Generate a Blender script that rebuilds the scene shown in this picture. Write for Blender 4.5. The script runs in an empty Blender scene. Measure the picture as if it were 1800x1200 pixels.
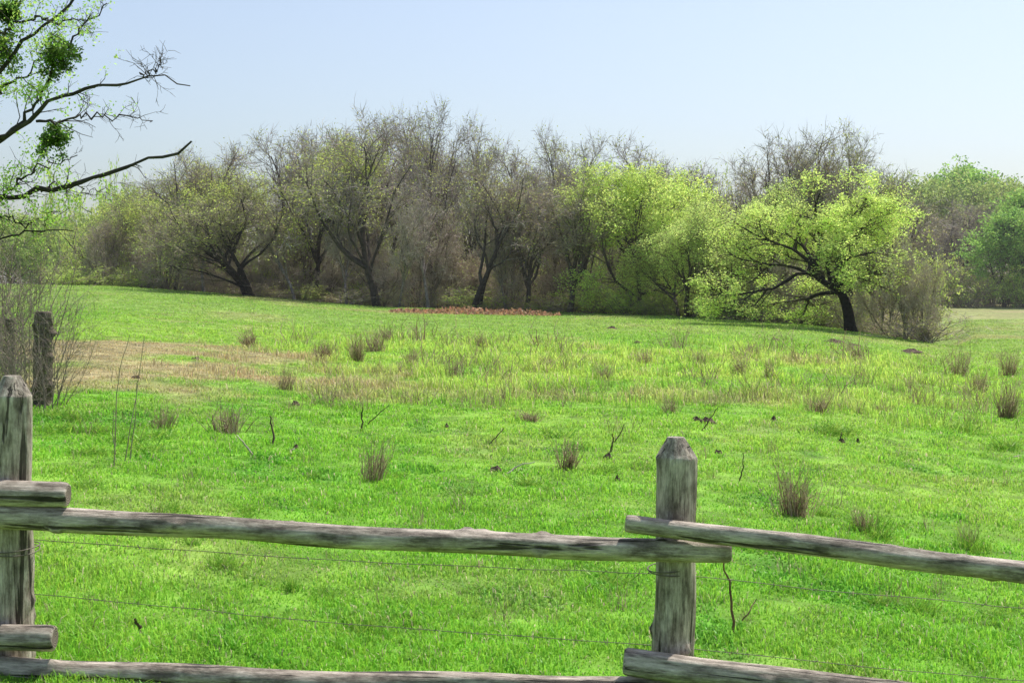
import bpy, math
import numpy as np
from mathutils import Vector, Matrix

scene = bpy.context.scene
COL = scene.collection
EYE = 2.0
F = 2500.0
rng = np.random.default_rng(7)

# ------------------------------------------------------------------ helpers
def vn(x, y, seed=0):
    x = np.asarray(x, float); y = np.asarray(y, float)
    ix = np.floor(x); iy = np.floor(y)
    fx = x-ix; fy = y-iy
    fx = fx*fx*(3-2*fx); fy = fy*fy*(3-2*fy)
    def h(a, b):
        v = np.sin(a*127.1+b*311.7+seed*74.7)*43758.5453
        return v-np.floor(v)
    return (h(ix, iy)*(1-fx)+h(ix+1, iy)*fx)*(1-fy)+(h(ix, iy+1)*(1-fx)+h(ix+1, iy+1)*fx)*fy

def fbm(x, y, seed=0, o=3):
    s = 0; a = .5; t = 0
    for i in range(o):
        s = s+a*vn(x*2**i, y*2**i, seed+i*13); t += a; a *= .5
    return s/t

def ss(a, b, v):
    t = np.clip((v-a)/(b-a), 0, 1)
    return t*t*(3-2*t)

# terrain: a gentle knoll whose brow runs in an arc, falling to a creek bottom behind
_cx = np.array([-3000, -400, 0, 200, 400, 680, 980, 1200, 1430, 1640, 1720, 4800], float)
_cy = np.array([500, 500, 500, 504, 518, 541, 548, 556, 572, 610, 622, 622], float)
_cd = np.array([85, 85, 85, 85, 85, 82, 80, 73, 66, 55, 52, 52], float)
_g = np.arange(-3000, 4801, 10.0)
def _smooth(v):
    k = np.exp(-np.linspace(-3, 3, 15)**2/2); k /= k.sum()
    return np.convolve(np.pad(v, 7, mode='edge'), k, mode='valid')
GD = _smooth(np.interp(_g, _cx, _cd)); GY = _smooth(np.interp(_g, _cx, _cy))

def crest(px):
    D = np.interp(px, _g, GD)
    return D, EYE-(np.interp(px, _g, GY)-510)/F*D

def terrain(x, y):
    x = np.asarray(x, float); y = np.asarray(y, float)
    yy = np.maximum(y, 0)
    u = x/np.sqrt(yy*yy+25)
    px = 900+F*u
    D, H = crest(px)
    t = np.clip(yy/D, 0, 1)
    z = H*t
    s = ss(0, 18, yy-D)
    w = ss(1640, 1720, px)
    TR = np.interp(yy, [52, 80, 150, 400], [-.4, -.3, .3, .5])
    dip = .8*(1-w)*(1-ss(D+22, D+60, yy))
    T = TR-dip
    z = z+(T-H)*s
    z = z-0.045*np.clip(x, -30, 30)*np.exp(-(yy/18)**2)
    z = z+(fbm(x/9, y/9, 3, 2)-.5)*0.22*ss(8, 30, yy)+(fbm(x/1.6, y/1.6, 9, 3)-.5)*0.07
    return z

def P(px, py, d):
    """point at forward distance d on a bearing / elevation"""
    p = math.atan(90/F)
    fwd = np.array([0, math.cos(p), -math.sin(p)]); up = np.array([0, math.sin(p), math.cos(p)])
    v = fwd+(px-900)/F*np.array([1, 0, 0])+(600-py)/F*up
    v = v*(d/v[1])
    return np.array([v[0], v[1], EYE+v[2]])

def hit(px, py):
    ds = np.concatenate([np.arange(5, 40, .05), np.arange(40, 220, .25)])
    v = P(px, py, 1.0)-np.array([0, 0, EYE])
    X = v[0]*ds; Y = v[1]*ds; Z = EYE+v[2]*ds
    ok = np.nonzero(Z <= terrain(X, Y))[0]
    i = ok[0] if len(ok) else len(ds)-1
    return np.array([X[i], Y[i], float(terrain(X[i], Y[i]))])

# ------------------------------------------------------------------ mesh build
class Geo:
    def __init__(s):
        s.v = []; s.f = []; s.c = []; s.m = []; s.n = 0; s.sm = []
    def add(s, v, q, col, mat=0, smooth=False):
        v = np.asarray(v, float).reshape(-1, 3); q = np.asarray(q, int)
        s.v.append(v); s.f.append(q+s.n)
        col = np.asarray(col, float)
        if col.ndim == 1: col = np.tile(col, (len(v), 1))
        s.c.append(col); s.m.append(np.full(len(q), mat)); s.sm.append(np.full(len(q), smooth))
        s.n += len(v)
    def mesh(s, name, mats):
        V = np.concatenate(s.v); C = np.concatenate(s.c)
        me = bpy.data.meshes.new(name)
        loops = np.concatenate([f.ravel() for f in s.f])
        sizes = np.concatenate([np.full(len(f), f.shape[1]) for f in s.f])
        starts = np.concatenate([[0], np.cumsum(sizes)[:-1]])
        me.vertices.add(len(V)); me.vertices.foreach_set('co', V.astype(np.float32).ravel())
        me.loops.add(len(loops)); me.loops.foreach_set('vertex_index', loops.astype(np.int32))
        me.polygons.add(len(sizes)); me.polygons.foreach_set('loop_start', starts.astype(np.int32))
        me.polygons.foreach_set('material_index', np.concatenate(s.m).astype(np.int32))
        me.polygons.foreach_set('use_smooth', np.concatenate(s.sm).astype(bool))
        me.update(calc_edges=True)
        a = me.color_attributes.new('Col', 'FLOAT_COLOR', 'POINT')
        a.data.foreach_set('color', np.concatenate([C, np.ones((len(C), 1))], 1).astype(np.float32).ravel())
        for m in mats: me.materials.append(m)
        return me

def obj(name, me, parent=None, **kw):
    o = bpy.data.objects.new(name, me); COL.objects.link(o)
    if parent is not None: o.parent = parent
    for k, v in kw.items(): o[k] = v
    return o

def norm(a): return a/np.maximum(np.linalg.norm(a, axis=-1, keepdims=True), 1e-9)

def tubes(geo, pts, rad, sides, col, mat=0):
    N, K, _ = pts.shape
    t = np.empty_like(pts)
    t[:, 1:-1] = pts[:, 2:]-pts[:, :-2]; t[:, 0] = pts[:, 1]-pts[:, 0]; t[:, -1] = pts[:, -1]-pts[:, -2]
    t = norm(t)
    ref = np.where(np.abs(t[:, :1, 2:3]) > .8, np.array([1., 0, 0]), np.array([0, 0, 1.]))
    ref = np.broadcast_to(ref, t.shape)
    a = norm(np.cross(t, ref)); b = np.cross(t, a)
    th = np.arange(sides)*2*np.pi/sides
    V = pts[:, :, None]+rad[:, :, None, None]*(np.cos(th)[:, None]*a[:, :, None]+np.sin(th)[:, None]*b[:, :, None])
    idx = np.arange(N*K*sides).reshape(N, K, sides)
    q = np.stack([idx[:, :-1], np.roll(idx, -1, 2)[:, :-1], np.roll(idx, -1, 2)[:, 1:], idx[:, 1:]], -1).reshape(-1, 4)
    geo.add(V, q, col, mat, True)

def poly(start, d, L, k, wig, up, R):
    N = len(start)
    pts = np.empty((N, k, 3)); pts[:, 0] = start
    d = norm(d); step = (L/(k-1))[:, None]
    for i in range(1, k):
        pts[:, i] = pts[:, i-1]+d*step
        d = norm(d+R.normal(size=(N, 3))*wig+np.array([0, 0, up]))
    return pts

def kids(pts, rad, c, t0, ang, R, t1=1.0, flat=1.0):
    N, K, _ = pts.shape
    i = np.repeat(np.arange(N), c)
    t = R.uniform(t0, t1, len(i))*(K-1)
    j = np.minimum(t.astype(int), K-2); f = (t-j)[:, None]
    p = pts[i, j]*(1-f)+pts[i, j+1]*f
    r = rad[i, j]*(1-f[:, 0])+rad[i, j+1]*f[:, 0]
    tan = norm(pts[i, j+1]-pts[i, j])
    rv = R.normal(size=tan.shape); rv[:, 2] *= flat
    pr = norm(rv-(rv*tan).sum(1, keepdims=True)*tan)
    a = R.normal(ang, ang*.25, len(i))[:, None]
    return p, norm(np.cos(a)*tan+np.sin(a)*pr), r, t/(K-1), i

def flat_twigs(geo, p, d, L, w, col, R, mat=0):
    s = norm(np.cross(d, R.normal(size=d.shape)))
    mid = p+d*(L*.55)[:, None]+R.normal(size=p.shape)*(L*.06)[:, None]
    e = p+d*L[:, None]+R.normal(size=p.shape)*(L*.12)[:, None]
    w = w[:, None]
    V = np.stack([p-s*w, p+s*w, mid+s*w*.7, mid-s*w*.7, e+s*w*.25, e-s*w*.25], 1)
    n = len(p); b = (np.arange(n)*6)[:, None]
    q = np.concatenate([b+np.array([0, 1, 2, 3]), b+np.array([3, 2, 4, 5])])
    geo.add(V, q, np.repeat(col, 6, 0), mat)
    return mid, e

def leaves(geo, p, size, col, R, mat=0, droop=0.0):
    n = len(p)
    a = norm(R.normal(size=(n, 3))+np.array([0, 0, -droop])); b = norm(np.cross(a, R.normal(size=(n, 3))))
    s = (size*R.uniform(.6, 1.3, n))[:, None]
    V = np.stack([p, p+a*s*.55+b*s*.32, p+a*s*1.1, p+a*s*.5-b*s*.32], 1)
    q = np.arange(n*4).reshape(n, 4)
    geo.add(V, q, np.repeat(col, 4, 0), mat)

def vary(base, n, R, amt=.25, hue=.1):
    c = np.tile(np.array(base, float), (n, 1))
    c *= (1+R.uniform(-amt, amt, n))[:, None]
    c *= 1+R.uniform(-hue, hue, (n, 3))
    return np.clip(c, .003, .9)

# ------------------------------------------------------------------ materials
def newmat(name):
    m = bpy.data.materials.new(name); m.use_nodes = True
    nt = m.node_tree; nt.nodes.clear()
    return m, nt, nt.nodes, nt.links

def leafmat(name, trans=.45, gloss=.05, val=1.25):
    m, nt, N, Lk = newmat(name)
    at = N.new('ShaderNodeAttribute'); at.attribute_name = 'Col'
    df = N.new('ShaderNodeBsdfDiffuse'); tr = N.new('ShaderNodeBsdfTranslucent'); gl = N.new('ShaderNodeBsdfGlossy')
    gl.inputs['Roughness'].default_value = .45
    mx = N.new('ShaderNodeMixShader'); mx.inputs[0].default_value = trans
    m2 = N.new('ShaderNodeMixShader'); m2.inputs[0].default_value = gloss
    hs = N.new('ShaderNodeHueSaturation'); hs.inputs['Hue'].default_value = .49; hs.inputs['Value'].default_value = val
    out = N.new('ShaderNodeOutputMaterial')
    Lk.new(at.outputs['Color'], df.inputs[0]); Lk.new(at.outputs['Color'], hs.inputs['Color']); Lk.new(hs.outputs[0], tr.inputs[0])
    Lk.new(df.outputs[0], mx.inputs[1]); Lk.new(tr.outputs[0], mx.inputs[2])
    Lk.new(mx.outputs[0], m2.inputs[1]); Lk.new(gl.outputs[0], m2.inputs[2])
    Lk.new(m2.outputs[0], out.inputs[0])
    return m

def attrmat(name, rough=.9, noise=0, bump=0, spec=.2):
    m, nt, N, Lk = newmat(name)
    at = N.new('ShaderNodeAttribute'); at.attribute_name = 'Col'
    b = N.new('ShaderNodeBsdfPrincipled'); b.inputs['Roughness'].default_value = rough
    b.inputs['Specular IOR Level'].default_value = spec
    out = N.new('ShaderNodeOutputMaterial'); Lk.new(b.outputs[0], out.inputs[0])
    src = at.outputs['Color']
    if noise:
        tc = N.new('ShaderNodeTexCoord'); nz = N.new('ShaderNodeTexNoise'); nz.inputs['Scale'].default_value = noise
        nz.inputs['Detail'].default_value = 6
        Lk.new(tc.outputs['Object'], nz.inputs['Vector'])
        mr = N.new('ShaderNodeMapRange'); mr.inputs[1].default_value = .3; mr.inputs[2].default_value = .7
        mr.inputs[3].default_value = .5; mr.inputs[4].default_value = 1.5
        Lk.new(nz.outputs[0], mr.inputs[0])
        vm = N.new('ShaderNodeVectorMath'); vm.operation = 'SCALE'
        Lk.new(src, vm.inputs[0]); Lk.new(mr.outputs[0], vm.inputs['Scale']); src = vm.outputs[0]
        if bump:
            bp = N.new('ShaderNodeBump'); bp.inputs['Strength'].default_value = bump; bp.inputs['Distance'].default_value = .05
            Lk.new(nz.outputs[0], bp.inputs['Height']); Lk.new(bp.outputs[0], b.inputs['Normal'])
    Lk.new(src, b.inputs['Base Color'])
    return m

M_leaf = leafmat('leaf', .5, .02, 1.35); M_grass = leafmat('grass_blade', .5, .02, 1.3)
M_bark = attrmat('bark', .95, 6, .6); M_twig = attrmat('twig', .9)
M_ground = attrmat('meadow_soil', .95, 3.0, .5)
M_dry = leafmat('dry_stalk', .35, .02, 1.0)
M_dirt = attrmat('dirt', .95, 14, .8)
M_old = attrmat('old_post_wood', .95, 22, 1.0)

def woodmat():
    m, nt, N, Lk = newmat('weathered_wood')
    tc = N.new('ShaderNodeTexCoord')
    def mapped(sc):
        mp = N.new('ShaderNodeMapping'); mp.inputs['Scale'].default_value = sc
        Lk.new(tc.outputs['Object'], mp.inputs[0]); return mp.outputs[0]
    n1 = N.new('ShaderNodeTexNoise'); n1.inputs['Scale'].default_value = 1.0; n1.inputs['Detail'].default_value = 9; n1.inputs['Roughness'].default_value = .78
    Lk.new(mapped((5, 44, 44)), n1.inputs['Vector'])
    n2 = N.new('ShaderNodeTexNoise'); n2.inputs['Scale'].default_value = 9; n2.inputs['Detail'].default_value = 8; n2.inputs['Roughness'].default_value = .7
    Lk.new(mapped((.6, 1.2, 1.2)), n2.inputs['Vector'])
    n3 = N.new('ShaderNodeTexNoise'); n3.inputs['Scale'].default_value = 1.0; n3.inputs['Detail'].default_value = 3; n3.inputs['Distortion'].default_value = .4
    Lk.new(mapped((1.3, 26, 26)), n3.inputs['Vector'])
    r = N.new('ShaderNodeValToRGB')
    e = r.color_ramp.elements
    e[0].position = .34; e[0].color = (.09, .068, .05, 1)
    e[1].position = .68; e[1].color = (.90, .81, .68, 1)
    x = e.new(.43); x.color = (.30, .25, .195, 1)
    x = e.new(.54); x.color = (.57, .49, .395, 1)
    Lk.new(n1.outputs[0], r.inputs[0])
    r2 = N.new('ShaderNodeValToRGB'); r2.color_ramp.elements[0].position = .38; r2.color_ramp.elements[0].color = (.34, .31, .28, 1)
    r2.color_ramp.elements[1].position = .56; r2.color_ramp.elements[1].color = (1.0, .98, .96, 1)
    Lk.new(n2.outputs[0], r2.inputs[0])
    r3 = N.new('ShaderNodeValToRGB'); r3.color_ramp.elements[0].position = .36; r3.color_ramp.elements[0].color = (.08, .065, .05, 1)
    r3.color_ramp.elements[1].position = .39; r3.color_ramp.elements[1].color = (1, 1, 1, 1)
    Lk.new(n3.outputs[0], r3.inputs[0])
    mx = N.new('ShaderNodeMix'); mx.data_type = 'RGBA'; mx.blend_type = 'MULTIPLY'; mx.inputs[0].default_value = .95
    Lk.new(r.outputs[0], mx.inputs[6]); Lk.new(r2.outputs[0], mx.inputs[7])
    m3 = N.new('ShaderNodeMix'); m3.data_type = 'RGBA'; m3.blend_type = 'MULTIPLY'; m3.inputs[0].default_value = .9
    Lk.new(mx.outputs[2], m3.inputs[6]); Lk.new(r3.outputs[0], m3.inputs[7])
    b = N.new('ShaderNodeBsdfPrincipled'); b.inputs['Roughness'].default_value = .65; b.inputs['Specular IOR Level'].default_value = .4
    Lk.new(m3.outputs[2], b.inputs['Base Color'])
    ad = N.new('ShaderNodeMath'); ad.operation = 'ADD'; Lk.new(n1.outputs[0], ad.inputs[0]); Lk.new(r3.outputs[0], ad.inputs[1])
    bp = N.new('ShaderNodeBump'); bp.inputs['Strength'].default_value = .9; bp.inputs['Distance'].default_value = .010
    Lk.new(ad.outputs[0], bp.inputs['Height']); Lk.new(bp.outputs[0], b.inputs['Normal'])
    out = N.new('ShaderNodeOutputMaterial'); Lk.new(b.outputs[0], out.inputs[0])
    return m
M_wood = woodmat()

def cutmat():
    m, nt, N, Lk = newmat('cut_end_wood')
    tc = N.new('ShaderNodeTexCoord'); mp = N.new('ShaderNodeMapping'); mp.inputs['Scale'].default_value = (0, 1, 1)
    Lk.new(tc.outputs['Object'], mp.inputs[0])
    w = N.new('ShaderNodeTexWave'); w.wave_type = 'RINGS'; w.rings_direction = 'X'; w.inputs['Scale'].default_value = 28
    w.inputs['Distortion'].default_value = 3; w.inputs['Detail'].default_value = 3
    Lk.new(mp.outputs[0], w.inputs['Vector'])
    r = N.new('ShaderNodeValToRGB'); r.color_ramp.elements[0].color = (.07, .052, .038, 1); r.color_ramp.elements[1].color = (.28, .22, .165, 1)
    Lk.new(w.outputs[0], r.inputs[0])
    b = N.new('ShaderNodeBsdfPrincipled'); b.inputs['Roughness'].default_value = .9
    Lk.new(r.outputs[0], b.inputs['Base Color'])
    out = N.new('ShaderNodeOutputMaterial'); Lk.new(b.outputs[0], out.inputs[0])
    return m
M_cut = cutmat()

def plain(name, c, rough, metal=0):
    m, nt, N, Lk = newmat(name)
    tc = N.new('ShaderNodeTexCoord'); nz = N.new('ShaderNodeTexNoise'); nz.inputs['Scale'].default_value = 20
    Lk.new(tc.outputs['Object'], nz.inputs['Vector'])
    r = N.new('ShaderNodeValToRGB'); r.color_ramp.elements[0].color = (*[v*.6 for v in c], 1); r.color_ramp.elements[1].color = (*[min(1, v*1.4) for v in c], 1)
    Lk.new(nz.outputs[0], r.inputs[0])
    b = N.new('ShaderNodeBsdfPrincipled'); b.inputs['Roughness'].default_value = rough; b.inputs['Metallic'].default_value = metal
    Lk.new(r.outputs[0], b.inputs['Base Color'])
    out = N.new('ShaderNodeOutputMaterial'); Lk.new(b.outputs[0], out.inputs[0])
    return m
M_wire = plain('rusty_wire', (.16, .13, .11), .6, .3)

# ------------------------------------------------------------------ meadow colours
GREEN = np.array([.215, .49, .04]); LIME = np.array([.36, .57, .085]); TAN = np.array([.54, .43, .23]); DARK = np.array([.10, .34, .04]); OLIVE = np.array([.34, .48, .12])

def masks(x, y):
    n1 = fbm(x/2.2, y/3.5, 21, 4); n2 = fbm(x/.9, y/1.4, 33, 3); n3 = fbm(x/5, y/9, 51, 3)
    e = 1-np.sqrt(((x+7.8)/4.6)**2+((y-27.5)/8.5)**2)
    brown = ss(-.05, .65, e+(n1-.5)*1.6+(n2-.5)*.8)*.9
    band = ss(20, 25, y)*(1-ss(44, 56, y))
    brown = np.maximum(brown, band*ss(.62, .78, n1*.6+n2*.4)*.45)
    e2 = 1-np.sqrt(((x-1)/5.5)**2+((y-24.3)/1.3)**2)
    brown = np.maximum(brown, .35*ss(.25, .9, e2+(n1-.5)*2.2))
    brown = np.maximum(brown, .35*ss(.58, .74, n3)*ss(45, 60, y))
    brown = np.maximum(brown, .16*ss(.62, .76, fbm(x/1.3, y/1.8, 66, 3))*(1-ss(20, 25, y)))
    far = ss(60, 75, y)*ss(15, 20, x)
    brown = np.where(far > .5, .15+.3*ss(.45, .65, n3)+.4*ss(100, 130, y), brown)
    tall = ss(21, 29, y+(n1-.5)*9)*(1-ss(36, 48, y+(n1-.5)*8))*ss(-8, -4.5, x+(n3-.5)*4)*(1-ss(8.5, 14, x+(n3-.5)*4))
    tall = tall*ss(.40, .60, n2*.65+n1*.35)*(1-brown*.5)
    lime = np.clip(.12+ss(.38, .68, n3)*.5+.22*ss(.48, .7, n2)+.3*ss(18, 40, y), 0, 1)
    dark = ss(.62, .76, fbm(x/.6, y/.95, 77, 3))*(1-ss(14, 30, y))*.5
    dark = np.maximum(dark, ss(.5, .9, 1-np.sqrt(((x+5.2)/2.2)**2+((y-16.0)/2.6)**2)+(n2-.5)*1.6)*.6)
    return brown, tall, lime, dark

def meadow(x, y):
    br, ta, li, dk = masks(x, y)
    c = GREEN*(1-li[:, None])+LIME*li[:, None]
    c = c*(1-ta[:, None])+np.array([.48, .66, .13])*ta[:, None]
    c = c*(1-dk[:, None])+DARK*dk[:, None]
    o = ss(38, 60, y)[:, None]*.5
    c = c*(1-o)+OLIVE*o
    c = c*(1-br[:, None])+TAN*br[:, None]
    return c, br, ta, li, dk

# ------------------------------------------------------------------ ground sheet
def axis(a, b, fine, grow, lim_lo, lim_hi):
    v = list(np.arange(a, b, fine)); s = fine; x = b
    while x < lim_hi: v.append(x); s *= grow; x += s
    v.append(lim_hi)
    s = fine; x = a-fine; lo = []
    while x > lim_lo: lo.append(x); s *= grow; x -= s
    lo.append(lim_lo)
    return np.array(lo[::-1]+v)
xs = axis(-14, 14, .13, 1.06, -1800, 1800); ys = axis(5, 32, .15, 1.02, -60, 3000)
X, Y = np.meshgrid(xs, ys); xf = X.ravel(); yf = Y.ravel()
g = Geo()
c, br, _, _, _ = meadow(xf, yf)
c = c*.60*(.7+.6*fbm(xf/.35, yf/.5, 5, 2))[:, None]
idx = np.arange(len(xf)).reshape(X.shape)
q = np.stack([idx[:-1, :-1], idx[:-1, 1:], idx[1:, 1:], idx[1:, :-1]], -1).reshape(-1, 4)
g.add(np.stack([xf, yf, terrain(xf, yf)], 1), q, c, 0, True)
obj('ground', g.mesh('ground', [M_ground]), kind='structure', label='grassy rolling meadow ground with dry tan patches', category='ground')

# ------------------------------------------------------------------ grass blades
def blades(n, ylo, yhi, pw, hbase, R, ulim=.43, wk=1.0, tallmode=False):
    a = 1-pw
    v = R.uniform(0, 1, n)
    y = (ylo**a+v*(yhi**a-ylo**a))**(1/a)
    x = R.uniform(-ulim, ulim, n)*y
    D, _ = crest(900+F*x/y)
    px = 900+F*x/y
    ok = (y < D+4) | (px > 1640)
    x = x[ok]; y = y[ok]
    c, br, ta, li, dk = meadow(x, y)
    if tallmode:
        ok = R.uniform(size=len(x)) < ta*1.2
    else:
        ok = R.uniform(size=len(x)) < .3+1.15*fbm(x/.28, y/.35, 15, 2)
    x, y, c, br, ta, li, dk = x[ok], y[ok], c[ok], br[ok], ta[ok], li[ok], dk[ok]
    n = len(x)
    tuft = fbm(x/.45, y/.45, 91, 3)
    h = hbase*R.uniform(.4, 1.3, n)*(.2+1.8*tuft**1.7)
    if tallmode: h = hbase*R.uniform(.4, 1.3, n)*(.1+2.6*fbm(x/.55, y/.55, 91, 3)**2.4)
    h = h*(1-.45*br)*(1-.15*dk)
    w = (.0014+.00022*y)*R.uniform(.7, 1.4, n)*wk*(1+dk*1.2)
    z = terrain(x, y)-.005
    th = R.uniform(0, 2*np.pi, n)
    d = np.stack([np.cos(th), np.sin(th), 0*th], 1)
    s = np.stack([-np.sin(th), np.cos(th), 0*th], 1)
    lean = R.uniform(.2, 1.1, n)
    p = np.stack([x, y, z], 1)
    mid = p+np.array([0, 0, 1])*(h*.6)[:, None]+d*(h*lean*.3)[:, None]
    tip = p+np.array([0, 0, 1])*(h*(1.02-lean*.35))[:, None]+d*(h*lean)[:, None]
    W = w[:, None]
    V = np.stack([p-s*W, p+s*W, mid+s*W*.8, mid-s*W*.8, tip], 1)
    c = c*(1+R.uniform(-.25, .3, n))[:, None]*(1+R.uniform(-.12, .12, (n, 3)))
    dead = R.uniform(size=n) < (.055+.2*br+.01*ta)
    c[dead] = np.array([.62, .54, .34])*R.uniform(.5, 1.2, (dead.sum(), 1))
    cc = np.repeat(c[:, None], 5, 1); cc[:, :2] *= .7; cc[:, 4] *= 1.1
    b = (np.arange(n)*5)[:, None]
    return V, b, np.clip(cc, 0, .8).reshape(-1, 3), n
def grass_obj(name, label, **kw):
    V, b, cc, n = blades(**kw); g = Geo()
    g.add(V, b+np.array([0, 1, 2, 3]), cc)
    g.v.append(np.zeros((0, 3))); g.f.append((b+np.array([3, 2, 4]))); g.c.append(np.zeros((0, 3))); g.m.append(np.zeros(n)); g.sm.append(np.zeros(n, bool))
    obj(name, g.mesh(name, [M_grass]), kind='stuff', label=label, category='grass')
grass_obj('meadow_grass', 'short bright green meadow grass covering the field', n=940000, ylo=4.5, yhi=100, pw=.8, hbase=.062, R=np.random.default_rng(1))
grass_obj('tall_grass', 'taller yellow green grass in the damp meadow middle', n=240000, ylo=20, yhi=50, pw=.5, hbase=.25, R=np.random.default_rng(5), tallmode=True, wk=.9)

# ------------------------------------------------------------------ tree generator
def tree_meshes(seed, name, bark=(.10, .085, .072), twigc=(.15, .125, .105), leafc=None, nleaf=0, leafsize=.11,
                stems=1, trunk_len=5.2, n=(9, 7, 7, 10), ang=(.62, .65, .75, .8), lens=(4.2, 2.3, 1.1, .5),
                r0=.15, up=(.02, .07, .05, .02), wig=(.11, .17, .2, .22), t0=.35, spread=.15, twigw=.009, droop=0., flat=1., clump=.5):
    R = np.random.default_rng(seed)
    gt = Geo(); gc = Geo()
    st = R.normal(size=(stems, 3))*np.array([.15, .15, 0]) if stems > 1 else np.zeros((1, 3))
    d = np.tile([0, 0, 1.], (stems, 1))+R.normal(size=(stems, 3))*np.array([1, 1, 0])*spread
    L = trunk_len*R.uniform(.8, 1.1, stems)
    st[:, 2] = -.3
    p0 = poly(st, d, L, 9, wig[0], up[0], R)
    rr = r0*np.linspace(1, .42, 9)[None]*R.uniform(.75, 1.1, (stems, 1)); rr = rr.copy(); rr[:, 0] *= 1.3
    tubes(gt, p0, rr, 8, vary(bark, 1, R, .1)[0])
    pp, rad = p0, rr
    gid2 = None
    ks = (8, 6, 4)
    for lv in range(3):
        s, dd, r, t, par = kids(pp, rad, n[lv], t0 if lv == 0 else .25, ang[lv], R, flat=flat if lv == 0 else 1)
        if lv == 0:
            ln = lens[lv]*R.uniform(.7, 1.2, len(s))*(1.15-.35*t)
            dd = norm(dd+np.array([0, 0, 1.])*(t[:, None]**2)*.5)
        else:
            ln = lens[lv]*R.uniform(.6, 1.15, len(s))*(1.15-.6*t)
        q = poly(s, dd, ln, ks[lv], wig[lv+1], up[lv+1]-droop*(lv > 0), R)
        r1 = np.minimum(r*.8, (.10, .038, .015)[lv]*max(r0, .15)/.2*R.uniform(.7, 1.3, len(s)))
        rd = r1[:, None]*np.linspace(1, .3, ks[lv])[None]
        colr = np.array(bark)*(1-.33*lv)+np.array(twigc)*.33*lv
        tubes(gt if lv < 2 else gc, q, rd, (6, 4, 3)[lv], colr, 0)
        if lv == 2: gid2 = par
        pp, rad = q, rd
    s, dd, r, t, par = kids(pp, rad, n[3], .1, ang[3], R)
    ln = lens[3]*R.uniform(.5, 1.3, len(s))
    dd = norm(dd+np.array([0, 0, up[3]-droop*1.5]))
    mid, e = flat_twigs(gc, s, dd, ln, np.full(len(s), twigw)*R.uniform(.6, 1.3, len(s)), vary(twigc, len(s), R, .3, .08), R)
    if leafc is not None and nleaf:
        grp = gid2[par]
        wgt = R.uniform(0, 1, grp.max()+1)**(clump*3)
        pw = wgt[grp]+.03; pw /= pw.sum()
        ii = R.choice(len(s), nleaf, p=pw)
        f = R.uniform(0, 1, (nleaf, 1))
        pos = mid[ii]*(1-f)+e[ii]*f+R.normal(size=(nleaf, 3))*.10
        cg = R.uniform(.8, 1.15, grp.max()+1)[grp[ii]][:, None]
        leaves(gc, pos, leafsize, vary(leafc, nleaf, R, .25, .1)*cg, R, 1, droop)
    allv = np.concatenate(gc.v)
    zt = np.percentile(allv[:, 2], 99.7)
    wx = (np.percentile(allv[:, 0], 98.5)-np.percentile(allv[:, 0], 1.5))
    wy = (np.percentile(allv[:, 1], 98.5)-np.percentile(allv[:, 1], 1.5))
    return dict(trunk=gt.mesh(name+'_trunk', [M_bark]), crown=gc.mesh(name+'_crown', [M_twig, M_leaf]), h=zt, w=(wx+wy)/2)

GREY = (.42, .36, .31)
DB = (.075, .063, .052)
T = {}
T['bare0'] = tree_meshes(11, 'bare0', bark=DB, twigc=GREY, leafc=(.46, .52, .15), nleaf=2400, leafsize=.075, n=(10, 7, 6, 8))
T['bare1'] = tree_meshes(12, 'bare1', bark=(.12, .10, .082), twigc=(.43, .365, .31), leafc=(.45, .43, .18), nleaf=1200, leafsize=.07, n=(11, 7, 6, 8), ang=(.5, .55, .7, .8), up=(.02, .10, .08, .05))
T['bare2'] = tree_meshes(13, 'bare2', bark=DB, twigc=(.43, .365, .30), leafc=(.46, .52, .15), nleaf=3000, leafsize=.08, stems=2, n=(7, 7, 6, 8), spread=.2)
T['bare3'] = tree_meshes(27, 'bare3', bark=(.30, .26, .22), twigc=(.48, .42, .36), leafc=(.46, .48, .2), nleaf=700, leafsize=.07, n=(12, 6, 6, 6), ang=(.5, .6, .7, .8), r0=.11, trunk_len=6.5, lens=(3, 1.8, .9, .45))
T['thicket0'] = tree_meshes(51, 'thicket0', bark=(.22, .185, .15), twigc=(.50, .42, .35), leafc=(.46, .48, .18), nleaf=1000, leafsize=.07, n=(8, 5, 5, 5), ang=(.5, .6, .7, .8), r0=.07, stems=5, spread=.26, trunk_len=4.6, t0=.15, lens=(2.2, 1.3, .8, .4), twigw=.011)
T['thicket1'] = tree_meshes(52, 'thicket1', bark=(.24, .20, .16), twigc=(.50, .41, .33), leafc=(.46, .54, .16), nleaf=3000, leafsize=.075, n=(8, 5, 5, 5), ang=(.55, .6, .7, .8), r0=.06, stems=6, spread=.3, trunk_len=4.0, t0=.12, lens=(2.2, 1.3, .8, .4), twigw=.011)
T['bud0'] = tree_meshes(14, 'bud0', bark=DB, twigc=(.38, .33, .24), leafc=(.47, .58, .13), nleaf=8500, leafsize=.085, n=(10, 7, 6, 7))
T['bud1'] = tree_meshes(15, 'bud1', bark=(.045, .038, .032), twigc=(.34, .30, .21), leafc=(.44, .53, .13), nleaf=6000, leafsize=.08, stems=3, spread=.32, n=(7, 7, 6, 7), trunk_len=4.6, t0=.25, ang=(.62, .65, .75, .8))
LIMEC = (.60, .76, .20)
T['lime0'] = tree_meshes(16, 'lime0', bark=DB, twigc=(.28, .27, .12), leafc=LIMEC, nleaf=46000, leafsize=.085, n=(13, 8, 6, 7), clump=.4, ang=(.9, .8, .9, .9), lens=(4.0, 2.3, 1.1, .5), trunk_len=4.6, t0=.3)
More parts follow.
